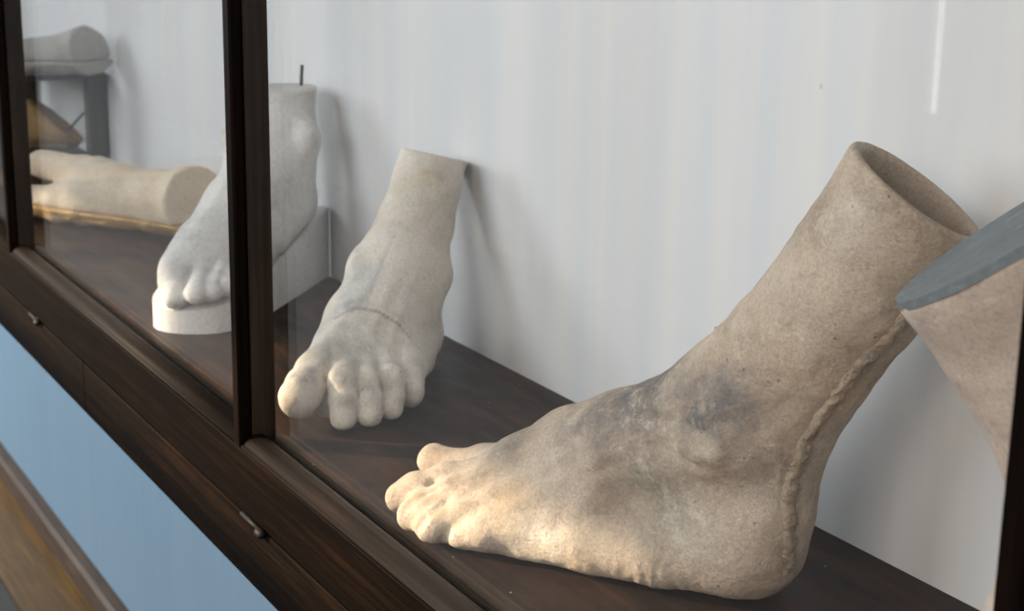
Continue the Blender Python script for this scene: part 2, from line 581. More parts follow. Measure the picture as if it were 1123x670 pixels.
def offscreen_window(n, x0, x1, z0, z1, power, col):
    fr = 0.06
    w = boxes(f'offscreen_window_{n}', [((x0 - fr, YW, z0 - fr), (x0, YW + 0.05, z1 + fr)), ((x1, YW, z0 - fr), (x1 + fr, YW + 0.05, z1 + fr)),
                              ((x0, YW, z0 - fr), (x1, YW + 0.05, z0)), ((x0, YW, z1), (x1, YW + 0.05, z1 + fr))], M_ROOM)
    tag(w, kind='structure')
    la = bpy.data.lights.new('offscreen_light', 'AREA'); la.shape = 'RECTANGLE'
    la.size = x1 - x0; la.size_y = z1 - z0; la.energy = power; la.color = col
    lo = bpy.data.objects.new('offscreen_light', la); COL.objects.link(lo)
    lo.location = ((x0 + x1) / 2, YW + 0.02, (z0 + z1) / 2)
    lo.rotation_euler = (R(90), 0, 0)      # facing +Y
    lo.rotation_euler = Vector((0, 1, 0)).to_track_quat('-Z', 'Z').to_euler()


offscreen_window(1, -5.6, -3.75, 0.50, 2.2, 190, (0.97, 0.98, 1.0))
offscreen_window(3, -2.172, -2.130, -0.075, 1.10, 0.42, (1.0, 0.98, 0.95))  # off-screen strip light added so its reflection streaks the pane
offscreen_window(4, 1.0, 2.5, 0.50, 2.2, 46, (1.0, 0.86, 0.75))  # off-screen warm fill light added for the right wall and casts
offscreen_window(2, -1.6, 0.3, 0.50, 2.2, 56, (0.97, 0.985, 1.0))

# grey runner on the floor
tag(boxes('floor_runner', [((-7.0, -2.6, ZF), (1.6, 0.138, ZF + 0.006))], simple('grey_runner', (0.075, 0.066, 0.060), 0.9, 0, 90, 0.6), bev=0.002),
    'grey carpet runner on the ochre floor at the lower left corner', 'carpet')

# ================================================================== DISPLAY CASE
case = tag(empty('display_case', (0, 0, 0)), 'dark oak wall display case with glazed front holding the plaster feet', 'display case')
CX0, CX1, CT = -2.9, 1.52, 0.80
boxes('shelf_board', [((CX0, 0.0, -0.022), (CX1, YB, 0.0))], M_SHELF, case)
boxes('back_panel', [((CX0, YB, -0.117), (CX1, YB + 0.0115, CT + 0.03))], M_WALL, case)
boxes('top_board', [((CX0 - 0.02, -0.05, CT), (CX1 + 0.02, YB, CT + 0.03))], M_OAKX, case, 0.003)
boxes('end_panel', [((CX0 - 0.02, -0.03, -0.117), (CX0, YB, CT))], M_OAKZ, case, 0.001)
boxes('end_panel', [((CX1, -0.03, -0.117), (CX1 + 0.02, YB, CT))], M_OAKZ, case, 0.001)
boxes('top_rail', [((CX0, -0.033, CT - 0.06), (CX1, 0.0, CT))], M_OAKX, case, 0.002)
boxes('bottom_rail', [((CX0, -0.033, -0.0565), (CX1, 0.0, -0.0005))], M_OAKX, case, 0.0012)
JX = -0.729
boxes('base_board', [((CX0, -0.0335, -0.117), (JX - 0.0006, 0.0, -0.0580))], M_OAKX2, case, 0.001)
boxes('base_board', [((JX + 0.0006, -0.0335, -0.117), (CX1, 0.0, -0.0580))], M_OAKX2, case, 0.001)
boxes('bottom_board', [((CX0, 0.0, -0.117), (CX1, YB, -0.100))], M_OAKX2, case)

posts = [-1.950, -1.091, -0.232, 0.612, 1.470]
PW = 0.012
for i, x in enumerate(posts):
    prof = [(x + PW, -0.0330), (x + PW + .0015, -0.0310), (x + PW + .0015, -0.0235), (x + PW - 0.002, -0.0222), (x + PW - 0.002, -0.0210),
            (x + 0.002, -0.0210), (x + 0.002, -0.0222), (x - .0015, -0.0235), (x - .0015, -0.0310), (x, -0.0330)]
    o = prism_z('mullion', prof, -0.0005, CT - 0.06, M_OAKZ, case)
    prism_z('mullion_back', [(x - 0.001, -0.0210), (x + PW + 0.001, -0.0210), (x + PW + 0.001, 0.0), (x - 0.001, 0.0)], 0.0, CT - 0.06, M_OAKL, o)
ends = [CX0 - 0.0] + posts + [CX1]
for i in range(len(ends) - 1):
    a = ends[i] + (PW if i > 0 else 0) + 0.0005
    b = ends[i + 1] - 0.0005
    if b - a < 0.1: continue
    # ogee bead in front of the pane, dusty rebate behind it
    prof = [(-0.0320, -0.0005), (-0.0318, 0.0012), (-0.0295, 0.0020), (-0.0285, 0.0042), (-0.0255, 0.0072), (-0.0205, 0.0090), (-0.0150, 0.0094),
            (-0.0118, 0.0086), (-0.0108, 0.0060), (-0.0108, -0.0005)]
    bd = extrude_x('glazing_bead', prof, a, b, M_BEAD, case, True)
    boxes('glazing_rebate', [((a, -0.0050, -0.0005), (b, 0.0, 0.0030))], M_DUST, bd)
    boxes('glass_pane', [((a, -0.0098, -0.0005), (b, -0.0060, CT - 0.06))], M_GLASS, case)

# two iron pins on the seam under the rail
for px in ((40, 346), (284, 571)):
    d = ray(*px); t = (-0.037 - CAM[1]) / d[1]; p = CAM + t * d
    hp = tube('hinge_pin', [(p[0] - 0.046, -0.0350, -0.0573), (p[0] - 0.002, -0.0350, -0.0573)], 0.0022, M_IRON, case)
    tube('pin_knob', [(p[0] - 0.006, -0.0362, -0.0573), (p[0] + 0.000, -0.0375, -0.0573), (p[0] + 0.007, -0.0375, -0.0573), (p[0] + 0.010, -0.0365, -0.0573)],
         [0.0025, 0.0042, 0.0038, 0.0018], M_IRON, hp)
# ================================================================== THE CASTS
def obj_label(o, label, cat='plaster cast', group=None):
    return tag(o, label, cat, group)


# ---- large foot in front: left foot seen from its little-toe side, leg leaning back
def near_foot():
    fr = Frame(0.224, 0.172, R(206))
    A = fr.at
    c = Clay((-0.175, -0.085, -0.006), (0.325, 0.085, 0.345), 0.0017)
    # leg, ankle, heel  (x, y, z, r, side-ratio)
    c.add([(-0.126, 0, 0.345, 0.0485, 0.98), (-0.093, 0, 0.292, 0.0480, 0.98), (-0.054, 0, 0.225, 0.0480, 0.92), (-0.018, 0, 0.170, 0.050, 0.86),
           (0.010, 0, 0.128, 0.053, 0.80), (0.007, 0.002, 0.070, 0.044, 0.85), (0.008, 0.002, 0.044, 0.041, 0.9)], 0.02)
    # instep and ball, high on the inner side
    c.add([(0.010, 0, 0.128, 0.050, 0.8), (0.062, -0.004, 0.096, 0.047, 0.88), (0.105, -0.008, 0.075, 0.0475, 0.90), (0.150, -0.012, 0.058, 0.0425, 0.98),
           (0.195, -0.014, 0.040, 0.0315, 1.25), (0.230, -0.020, 0.028, 0.021, 1.5)], 0.022)
    # outer border
    c.add([(0.015, 0.004, 0.040, 0.038), (0.060, 0.021, 0.028, 0.030), (0.110, 0.032, 0.020, 0.0225), (0.160, 0.039, 0.016, 0.0185),
           (0.205, 0.042, 0.015, 0.0160), (0.235, 0.040, 0.0145, 0.0145)], 0.022)
    c.add([(0.12, 0.012, 0.042, 0.036), (0.175, 0.018, 0.030, 0.027), (0.215, 0.016, 0.023, 0.020)], 0.02)
    c.add([(0.02, -0.012, 0.034, 0.034), (0.09, -0.02, 0.05, 0.03), (0.2, -0.032, 0.026, 0.023), (0.228, -0.036, 0.025, 0.020)], 0.02)
    # toes
    c.add([(0.215, -0.030, 0.031, 0.019), (0.252, -0.035, 0.0300, 0.0135), (0.284, -0.040, 0.0205, 0.0120), (0.304, -0.041, 0.0195, 0.0140)], 0.008)
    c.add([(0.205, -0.008, 0.042, 0.013), (0.248, 0.016, 0.032, 0.0130), (0.267, 0.031, 0.0235, 0.0132), (0.277, 0.037, 0.0180, 0.0122)], 0.009)
    c.add([(0.190, 0.010, 0.040, 0.013), (0.230, 0.036, 0.029, 0.0130), (0.247, 0.049, 0.0185, 0.0130), (0.253, 0.054, 0.0140, 0.0122)], 0.009)
    c.add([(0.178, 0.026, 0.034, 0.013), (0.208, 0.047, 0.024, 0.0130), (0.224, 0.058, 0.0155, 0.0130), (0.230, 0.061, 0.0130, 0.0120)], 0.009)
    c.add([(0.160, 0.042, 0.026, 0.017), (0.186, 0.053, 0.018, 0.0140), (0.204, 0.057, 0.013, 0.0120)], 0.006)
    # outer ankle bone and swellings
    c.blob((0.020, 0.038, 0.108), (0.021, 0.0085, 0.013), 0.012)
    c.bump((0.014, 0.046, 0.106), 0.007, 0.0020); c.bump((0.028, 0.046, 0.110), 0.006, 0.0016)
    c.bump((0.10, 0.030, 0.062), 0.022, 0.004)
    c.bump((0.000, 0.036, 0.080), 0.022, -0.004)
    c.bump((0.058, 0.040, 0.105), 0.014, -0.004)
    # tendons, veins and cracks, followed over the surface
    def trace(px, w, amp, sub=4):
        q = []
        for (x0, y0), (x1, y1) in zip(px[:-1], px[1:]):
            for k in range(sub): q.append(fr.hit(c, x0 + (x1 - x0) * k / sub, y0 + (y1 - y0) * k / sub))
        q = [p for p in q if p]
        if len(q) > 1: c.crease(q, w, amp)
    trace([(668, 448), (610, 478), (560, 502), (505, 518)], 0.0055, -0.0024, 2)
    trace([(690, 462), (625, 500), (565, 530), (505, 545)], 0.0055, -0.0026, 2)
    trace([(690, 485), (620, 525), (560, 556), (515, 568)], 0.0055, -0.0020, 2)
    trace([(443, 558), (460, 545), (485, 531), (520, 520)], 0.0028, 0.0034, 3)
    trace([(456, 584), (468, 566), (490, 550), (525, 538)], 0.0028, 0.0034, 3)
    trace([(484, 596), (492, 580), (515, 566)], 0.0028, 0.0026, 3)
    trace([(700, 452), (735, 460), (765, 470), (800, 462), (835, 440)], 0.0035, 0.0018, 2)
    trace([(745, 500), (760, 512), (785, 515), (812, 498)], 0.0040, 0.0014, 2)
    trace([(655, 462), (646, 478), (655, 496), (690, 500), (712, 512), (716, 540)], 0.0030, -0.0014, 2)
    trace([(720, 440), (760, 420), (800, 380), (850, 330)], 0.0050, -0.0012, 2)
    trace([(690, 425), (720, 445), (745, 470), (760, 500)], 0.0045, -0.0012, 2)
    trace([(600, 470), (640, 462), (680, 470)], 0.0030, 0.0010, 2)
    # clefts between the toes
    for p, q, r in (((0.222, 0.006, 0.048), (0.250, 0.030, 0.034), (0.262, 0.046, 0.018)), ((0.202, 0.026, 0.042), (0.224, 0.046, 0.028), (0.238, 0.060, 0.013)), ((0.180, 0.042, 0.034), (0.200, 0.056, 0.022), (0.216, 0.062, 0.012))):
        c.crease([p, q, r], 0.0030, 0.0022)
    q = fr.hit(c, 462, 498)
    if q: c.bump(q, 0.006, -0.0012)
    # wrinkles round the heel pad
    x, y, z = c._g((slice(None),) * 3)
    wr = np.exp(-((z - 0.012) / 0.014) ** 2) * np.clip((0.100 - x) / 0.04, 0, 1) * np.clip((x - 0.010) / 0.03, 0, 1)
    c.F += (0.0005 * np.sin(x * 720 + 14 * c.noise(0.02, 5) * 0.25 + z * 160) * wr * np.clip(y / 0.02, 0, 1)).astype(np.float32)
    c.rough(0.0007, 0.028, 1); c.rough(0.0006, 0.009, 2); c.rough(0.0004, 0.004, 3)
    c.plane((0, 0, 0.0015 ), (0, 0, -1), 0.006)
    # cut at the top and the hollow inside
    P = A(1012, 212, y=0.0)
    nv = np.cross(np.array(A(1075, 262, y=0.0)) - np.array(A(945, 153, y=0.0)), np.array([0.0, -1.0, -0.14]))
    nv = nv / np.linalg.norm(nv); nv = nv if nv[2] > 0 else -nv
    c.plane(P, nv, 0.004)
    cav = [(-0.126, 0, 0.345, 0.0405, 0.98), (-0.093, 0, 0.292, 0.0392, 0.98), (-0.057, 0, 0.232, 0.038, 0.92), (-0.03, 0, 0.200, 0.030, 0.9)]
    c.add(cav, 0.004, sub=True)
    c.blur(1)
    me = c.mesh('foot_cast')
    st = []  # stains, plus shade on the instep and sunlight on the border put into colour
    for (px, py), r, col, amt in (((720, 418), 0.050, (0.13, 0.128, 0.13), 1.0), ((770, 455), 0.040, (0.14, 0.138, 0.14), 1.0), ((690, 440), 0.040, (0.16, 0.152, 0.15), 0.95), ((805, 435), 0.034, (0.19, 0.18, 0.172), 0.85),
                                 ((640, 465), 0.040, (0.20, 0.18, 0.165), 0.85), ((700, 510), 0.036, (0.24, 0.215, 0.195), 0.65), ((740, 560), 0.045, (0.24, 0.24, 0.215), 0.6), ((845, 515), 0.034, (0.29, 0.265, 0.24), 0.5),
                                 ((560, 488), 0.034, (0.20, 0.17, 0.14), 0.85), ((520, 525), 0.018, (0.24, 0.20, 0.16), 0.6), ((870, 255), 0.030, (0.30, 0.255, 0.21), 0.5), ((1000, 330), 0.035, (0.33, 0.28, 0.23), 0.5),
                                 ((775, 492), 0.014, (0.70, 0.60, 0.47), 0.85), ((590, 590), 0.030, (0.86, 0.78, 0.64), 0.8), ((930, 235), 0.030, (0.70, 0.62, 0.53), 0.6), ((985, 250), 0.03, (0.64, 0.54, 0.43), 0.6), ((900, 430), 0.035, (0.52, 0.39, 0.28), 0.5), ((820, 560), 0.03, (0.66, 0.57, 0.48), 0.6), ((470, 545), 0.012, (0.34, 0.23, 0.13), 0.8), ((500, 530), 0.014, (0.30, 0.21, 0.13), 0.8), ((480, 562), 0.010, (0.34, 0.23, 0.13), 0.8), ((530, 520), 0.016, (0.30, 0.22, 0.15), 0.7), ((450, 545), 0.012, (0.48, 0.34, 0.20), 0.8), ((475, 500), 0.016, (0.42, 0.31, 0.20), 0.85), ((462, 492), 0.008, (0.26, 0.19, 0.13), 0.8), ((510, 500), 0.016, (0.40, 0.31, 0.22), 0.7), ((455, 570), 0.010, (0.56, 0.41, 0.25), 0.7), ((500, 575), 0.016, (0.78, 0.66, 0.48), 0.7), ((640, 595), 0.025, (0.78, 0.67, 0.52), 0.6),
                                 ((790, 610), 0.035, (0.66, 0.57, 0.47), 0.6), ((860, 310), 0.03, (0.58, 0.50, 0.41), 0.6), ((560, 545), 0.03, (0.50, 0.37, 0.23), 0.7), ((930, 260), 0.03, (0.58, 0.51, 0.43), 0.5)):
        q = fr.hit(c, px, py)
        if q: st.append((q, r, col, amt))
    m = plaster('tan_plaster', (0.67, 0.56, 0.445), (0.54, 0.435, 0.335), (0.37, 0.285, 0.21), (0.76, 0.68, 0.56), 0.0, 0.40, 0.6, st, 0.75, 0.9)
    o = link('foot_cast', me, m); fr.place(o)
    obj_label(o, 'largest tan plaster foot cast, hollow at the top, leg leaning back to the right', 'foot cast')
    # rough casting seam down the back of the leg and heel
    pts = []
    for z in np.linspace(0.266, 0.030, 40):
        yy = 0.016 + 0.009 * math.sin((0.262 - z) / 0.232 * math.pi)
        q = c.march((-0.3, yy, z), (1, 0, 0))
        if q: pts.append((q[0] + 0.0026, q[1], q[2], 0.0038 if z < 0.24 else 0.0032))
    pts = pts[1:]
    s = Clay((-0.150, -0.01, 0.0), (0.03, 0.045, 0.30), 0.0012)
    s.add(pts, 0.002)
    s.rough(0.0005, 0.0040, 11); s.rough(0.0010, 0.0018, 12)
    fr.place(o)
    seam = link('mould_seam', s.mesh('mould_seam'),
                plaster('rough_seam_plaster', (0.56, 0.47, 0.36), (0.43, 0.34, 0.25), (0.26, 0.20, 0.15), (0.70, 0.62, 0.52), 3.0, 0.9, 0.9, (), 0.85, 0.9, 2.0), o)
    return o


near_foot()


# ---- middle foot: left foot with toes to the viewer, leg resting against the wall
def leaning_foot():
    fr = Frame(-0.433, 0.1950, R(-30))
    c = Clay((-0.075, -0.085, -0.004), (0.285, 0.110, 0.245), 0.0015)
    c.add([(-0.040, 0.066, 0.245, 0.0335), (-0.024, 0.060, 0.212, 0.0340), (-0.006, 0.051, 0.178, 0.0345), (0.016, 0.041, 0.140, 0.0380), (0.040, 0.030, 0.100, 0.0430),
           (0.050, 0.026, 0.070, 0.0420), (0.035, 0.030, 0.038, 0.0370)], 0.018)
    c.add([(0.045, 0.028, 0.098, 0.043), (0.090, 0.014, 0.064, 0.040, 1.05), (0.140, 0.006, 0.041, 0.0305, 1.2), (0.182, 0.002, 0.026, 0.0205, 1.5)], 0.018)
    c.add([(0.090, -0.010, 0.055, 0.034), (0.150, -0.020, 0.041, 0.028), (0.192, -0.035, 0.034, 0.0225)], 0.018)
    c.add([(0.040, 0.038, 0.030, 0.030), (0.100, 0.040, 0.027, 0.0250), (0.150, 0.037, 0.025, 0.0215), (0.175, 0.038, 0.023, 0.0190)], 0.018)
    c.add([(0.150, 0.010, 0.028, 0.026), (0.205, -0.016, 0.020, 0.0185), (0.222, -0.022, 0.017, 0.0150)], 0.012)
    # toes
    c.add([(0.192, -0.037, 0.034, 0.0205), (0.230, -0.043, 0.032, 0.0185), (0.251, -0.046, 0.0295, 0.0185)], 0.008)
    c.add([(0.180, -0.010, 0.036, 0.0130), (0.232, -0.009, 0.0410, 0.0128), (0.245, -0.008, 0.027, 0.0118), (0.252, -0.007, 0.0125, 0.0124)], 0.005)
    c.add([(0.178, 0.008, 0.035, 0.0125), (0.222, 0.0130, 0.0385, 0.0118), (0.236, 0.0140, 0.025, 0.0110), (0.242, 0.0150, 0.0118, 0.0114)], 0.0045)
    c.add([(0.172, 0.025, 0.033, 0.0125), (0.209, 0.0315, 0.0365, 0.0113), (0.222, 0.0330, 0.025, 0.0106), (0.228, 0.0335, 0.0145, 0.0108)], 0.0045)
    c.add([(0.158, 0.042, 0.033, 0.0150), (0.187, 0.0480, 0.029, 0.0118), (0.198, 0.0490, 0.022, 0.0108), (0.200, 0.0480, 0.0165, 0.0105)], 0.005)
    # ankle bones, tendons
    c.blob((0.045, 0.068, 0.094), (0.013, 0.011, 0.013), 0.010)
    c.blob((0.062, -0.014, 0.098), (0.016, 0.010, 0.020), 0.014)
    c.crease([(0.055, 0.030, 0.140), (0.10, 0.004, 0.103), (0.16, -0.024, 0.074), (0.20, -0.036, 0.063)], 0.007, -0.0016)
    c.crease([(0.060, 0.040, 0.132), (0.12, 0.018, 0.088), (0.18, 0.008, 0.060)], 0.006, -0.0016)
    c.crease([(0.060, 0.046, 0.126), (0.12, 0.034, 0.078), (0.175, 0.026, 0.054)], 0.006, -0.0016)
    for y, x in ((-0.0250, 0.215), (0.0025, 0.224), (0.0215, 0.212), (0.0395, 0.192)):
        c.crease([(x - 0.022, y, 0.054 - 0.10 * abs(y)), (x + 0.012, y + 0.001, 0.050 - 0.10 * abs(y)), (x + 0.020, y + 0.001, 0.026)], 0.0030, 0.0048)
    c.rough(0.0007, 0.026, 21); c.rough(0.0005, 0.008, 22)
    c.plane((0, 0, 0.0008), (0, 0, -1), 0.006)
    P = fr.at(475, 169, x=-0.024)
    c.plane(P, (-0.16, 0.20, 1.0), 0.004)
    c.plane(fr.B @ (np.array((-0.4, 0.2890, 0.2)) - fr.o), fr.B @ np.array((0, 1.0, 0)), 0.002)   # worn flat where it leans on the wall
    # the cast's joint line over the instep and the long one up the shin
    ln = [fr.hit(c, *p) for p in ((368, 349), (378, 342), (390, 338), (402, 338), (416, 342), (430, 350), (443, 361), (454, 373), (463, 386))]
    ln = [q for q in ln if q]
    c.crease(ln, 0.0022, 0.0022)
    joint = ln
    ln = [fr.hit(c, *p) for p in ((405, 330), (414, 305), (424, 280), (432, 262))]
    c.crease([q for q in ln if q], 0.0016, 0.0013)
    # nails, barely cut
    for px, py in ((377, 459), (404, 462)):
        q = fr.hit(c, px, py)
        if q: c.bump(q, 0.006, -0.0009)
    st = []
    for (px, py), r, col, a in (((395, 305), 0.030, (0.36, 0.39, 0.40), 0.9), ((385, 330), 0.022, (0.33, 0.36, 0.37), 0.9), ((470, 195), 0.014, (0.50, 0.36, 0.17), 0.7),
                                ((400, 385), 0.040, (0.34, 0.33, 0.31), 0.75), ((440, 200), 0.022, (0.50, 0.40, 0.25), 0.5), ((376, 418), 0.013, (0.22, 0.19, 0.16), 0.8), ((380, 440), 0.010, (0.26, 0.23, 0.20), 0.8), ((404, 440), 0.008, (0.34, 0.30, 0.25), 0.7), ((340, 407), 0.013, (0.28, 0.24, 0.20), 0.7), ((320, 412), 0.008, (0.26, 0.22, 0.17), 0.8),
                                ((404, 425), 0.012, (0.24, 0.21, 0.18), 0.7), ((425, 425), 0.012, (0.30, 0.27, 0.24), 0.6), ((330, 415), 0.020, (0.27, 0.23, 0.19), 0.7),
                                ((448, 330), 0.022, (0.66, 0.63, 0.58), 0.8), ((385, 368), 0.016, (0.66, 0.62, 0.56), 0.8), ((410, 300), 0.02, (0.70, 0.68, 0.64), 0.5), ((455, 400), 0.03, (0.40, 0.37, 0.33), 0.5)):
        q = fr.hit(c, px, py)
        if q: st.append((q, r, col, a))
    st += [(tuple((np.array(p) * (1 - t) + np.array(q) * t)), 0.0032, (0.20, 0.17, 0.14), 0.7) for p, q in zip(joint[:-1], joint[1:]) for t in (0.0, 0.33, 0.66)]
    o = link('foot_cast', c.mesh('foot_cast'), plaster('ivory_plaster', (0.79, 0.72, 0.63), (0.70, 0.63, 0.54), (0.57, 0.49, 0.39), (0.78, 0.75, 0.70), 5.0, 0.38, 1.0, st, 0.65, 0.5, 1.1))
    fr.place(o)
    obj_label(o, 'ivory plaster foot cast with toes toward the viewer, its leg leaning on the back wall', 'foot cast')


leaning_foot()


# ---- white foot on its wedge plinth behind the upright
def plinth_foot():
    fr = Frame(-0.775, 0.2195, R(-47), 0.0006)
    root = empty('foot_cast'); fr.place(root)
    obj_label(root, 'white plaster foot cast on a wedge plinth, iron rod in its cut top', 'foot cast')
    top = lambda x: 0.023 + (0.270 - x) / 0.320 * 0.066
    key = [(0.2240, 0.057), (0.241, 0.046), (0.253, 0.028), (0.2580, 0.009), (0.2570, -0.009), (0.248, -0.026), (0.230, -0.038), (0.20, -0.045)]
    out = []
    for i in range(len(key) - 1):
        p0, p1, p2, p3 = key[max(i - 1, 0)], key[i], key[i + 1], key[min(i + 2, len(key) - 1)]
        for k in range(5):
            t = k / 5
            out.append(tuple(0.5 * (2 * b_ + (c_ - a_) * t + (2 * a_ - 5 * b_ + 4 * c_ - d_) * t * t + (3 * b_ - a_ - 3 * c_ + d_) * t ** 3) for a_, b_, c_, d_ in zip(p0, p1, p2, p3)))
    out += [key[-1], (0.10, -0.052), (-0.046, -0.048), (-0.050, 0.0486), (0.146, 0.0615)]
    bm = bmesh.new()
    lo = [bm.verts.new((x, y, 0.0)) for x, y in out]; hi = [bm.verts.new((x, y, top(x))) for x, y in out]
    n = len(out)
    for i in range(n): bm.faces.new((lo[i], lo[(i + 1) % n], hi[(i + 1) % n], hi[i]))
    bm.faces.new(lo[::-1]); bm.faces.new(hi)
    bmesh.ops.bevel(bm, geom=[e for e in bm.edges if (e.verts[0].co.xy - e.verts[1].co.xy).length > 1e-5], offset=0.0016, segments=2, affect='EDGES')
    WM = plaster('white_plaster', (0.84, 0.83, 0.80), (0.79, 0.775, 0.745), (0.70, 0.685, 0.655), (0.88, 0.87, 0.85), 8.0, 0.12, 0.4, (), 0.7, 0.15, 0.7)
    bm_obj('plinth', bm, WM, root)
    c = Clay((-0.06, -0.075, 0.01), (0.295, 0.110, 0.262), 0.0018)
    c.add([(-0.012, 0.003, 0.275, 0.046), (0.000, 0.006, 0.235, 0.0455), (0.014, 0.011, 0.190, 0.0465), (0.030, 0.012, 0.150, 0.048), (0.040, 0.012, 0.128, 0.047), (0.020, 0.012, 0.112, 0.042)], 0.018)
    c.add([(0.040, 0.010, 0.140, 0.050), (0.100, 0.006, 0.106, 0.043, 1.05), (0.160, 0.003, 0.078, 0.035, 1.25), (0.205, 0.003, 0.062, 0.027, 1.5)], 0.018)
    c.add([(0.030, 0.032, 0.105, 0.032), (0.100, 0.036, 0.078, 0.027), (0.160, 0.039, 0.062, 0.022), (0.205, 0.042, 0.054, 0.018)], 0.018)
    c.add([(0.050, -0.012, 0.10, 0.030), (0.120, -0.014, 0.075, 0.028), (0.180, -0.015, 0.058, 0.0245), (0.212, -0.014, 0.054, 0.022)], 0.018)
    c.add([(0.205, -0.012, 0.056, 0.022), (0.234, -0.006, 0.052, 0.0185), (0.248, 0.002, 0.043, 0.0145), (0.255, 0.004, 0.038, 0.0130)], 0.007)
    c.add([(0.200, 0.018, 0.058, 0.016), (0.236, 0.026, 0.054, 0.0125), (0.256, 0.029, 0.046, 0.0122)], 0.005)
    c.add([(0.195, 0.034, 0.057, 0.014), (0.228, 0.040, 0.053, 0.0115), (0.244, 0.042, 0.046, 0.0112)], 0.005)
    c.add([(0.185, 0.046, 0.057, 0.013), (0.212, 0.051, 0.053, 0.0105), (0.226, 0.052, 0.048, 0.0102)], 0.005)
    c.blob((0.030, 0.060, 0.183), (0.018, 0.014, 0.020), 0.014)
    c.blob((0.045, -0.034, 0.180), (0.018, 0.012, 0.022), 0.014)
    c.bump((0.225, -0.014, 0.068), 0.010, 0.003); c.bump((0.244, 0.0, 0.06), 0.008, -0.002)
    c.crease([(0.06, 0.012, 0.19), (0.13, 0.0, 0.132), (0.20, -0.010, 0.088)], 0.008, -0.003)
    c.crease([(0.07, 0.022, 0.18), (0.14, 0.024, 0.118), (0.20, 0.026, 0.078)], 0.007, -0.002)
    c.bump((0.10, 0.046, 0.105), 0.022, -0.004)
    for y, x in ((0.011, 0.225), (0.033, 0.225), (0.046, 0.214)):
        c.crease([(x - 0.015, y, 0.074), (x + 0.02, y + 0.003, 0.062), (x + 0.03, y + 0.003, 0.046)], 0.003, 0.003)
    c.rough(0.0012, 0.03, 31); c.rough(0.0005, 0.009, 32)
    c.plane((0.270, 0, 0.0232), (-0.066 / 0.320, 0, -1.0), 0.004)
    P = (0.0, 0.006, 0.2375)
    c.plane(P, (0.02, -0.03, 1.0), 0.003)
    q = fr.hit(c, 192, 337); st = []
    if q: c.bump(q, 0.006, -0.001); st.append((q, 0.008, (0.22, 0.20, 0.18), 0.8))
    for (px, py), r, col, a in (((205, 290), 0.03, (0.40, 0.39, 0.38), 0.6), ((235, 250), 0.03, (0.46, 0.46, 0.46), 0.5), ((340, 110), 0.02, (0.36, 0.34, 0.31), 0.5), ((310, 92), 0.03, (0.42, 0.41, 0.40), 0.7), ((345, 150), 0.02, (0.38, 0.36, 0.34), 0.5)):
        q = fr.hit(c, px, py)
        if q: st.append((q, r, col, a))
    c.blur(1)
    link('foot', c.mesh('foot'), plaster('chalky_white_plaster', (0.79, 0.77, 0.74), (0.70, 0.68, 0.65), (0.54, 0.52, 0.49), (0.86, 0.85, 0.83), 12.0, 0.38, 0.6, st, 0.7, 0.45, 0.9), root)
    a = fr.at(330, 96, z=0.236)
    r = tube('iron_rod', [(a[0], a[1], 0.225), (a[0] + 0.001, a[1] + 0.0015, 0.250), (a[0] + 0.002, a[1] + 0.003, 0.263)], 0.0021, M_ROD, root)
    tag(r, 'dark iron rod')


plinth_foot()


# ---- lying casts further along the shelf
def lying(name_col, fr, chain, lobes, slab, cutP, cutN, lo, hi, h, seed, mats, label, rod=None, groove=True, slabcut=None):
    root = empty('limb_cast'); fr.place(root)
    obj_label(root, label, 'limb cast')
    c = Clay(lo, hi, h)
    c.add(chain, 0.015)
    for l in lobes: c.add(l, 0.016)
    c.rough(0.0018, 0.03, seed); c.rough(0.0006, 0.01, seed + 1)
    zs = slab
    c.plane((0, 0, zs), (0, 0, -1), 0.002)
    c.plane(cutP, cutN, 0.003)
    s = Clay(lo, hi, h)
    wide = [tuple([p[0], p[1], p[2], p[3] * 1.06]) + tuple(p[4:]) for p in chain]
    s.add(wide, 0.02)
    for l in lobes: s.add([(p[0], p[1], p[2], p[3] * 1.08) for p in l], 0.02)
    s.rough(0.0030, 0.018, seed + 3)
    s.plane((0, 0, zs), (0, 0, 1), 0.004); s.plane((0, 0, 0.0015), (0, 0, -1), 0.004)
    s.plane(*(slabcut or (cutP, cutN)), 0.003)
    if groove:
        x, y, z = s._g((slice(None),) * 3)
        s.F += (0.0018 * np.exp(-((z - zs * 0.62) / 0.0022) ** 2) * (s.noise(0.03, seed + 6) > -0.2)).astype(np.float32)
    c.blur(1)
    link('limb', c.mesh('limb'), mats[0], root)
    link('base_slab', s.mesh('base_slab'), mats[1], root)
    if rod: tag(tube('iron_rod', rod, 0.0022, M_ROD, root), 'dark iron rod')
    return root


CREAM = plaster('cream_plaster', (0.78, 0.67, 0.53), (0.69, 0.57, 0.43), (0.57, 0.44, 0.30), (0.78, 0.71, 0.61), 15.0, 0.18, 0.5, (), 0.65, 0.2, 0.7)
AMBER = plaster('amber_stained_plaster', (0.66, 0.46, 0.22), (0.56, 0.36, 0.15), (0.36, 0.22, 0.10), (0.74, 0.60, 0.40), 18.0, 0.6, 0.6, (), 0.65, 0.4, 1.0)
GREY = plaster('grey_plaster', (0.56, 0.545, 0.52), (0.48, 0.465, 0.44), (0.38, 0.365, 0.34), (0.64, 0.63, 0.61), 21.0, 0.2, 0.4, (), 0.75, 0.2, 0.7)
OCHRE = plaster('ochre_plaster', (0.66, 0.43, 0.21), (0.56, 0.34, 0.15), (0.42, 0.25, 0.11), (0.60, 0.48, 0.34), 24.0, 0.4, 0.5, (), 0.7, 0.3, 0.8)
TANB = plaster('tan_slab_plaster', (0.50, 0.40, 0.28), (0.42, 0.33, 0.23), (0.32, 0.25, 0.17), (0.58, 0.50, 0.40), 27.0, 0.3, 0.5, (), 0.75, 0.3, 0.8)

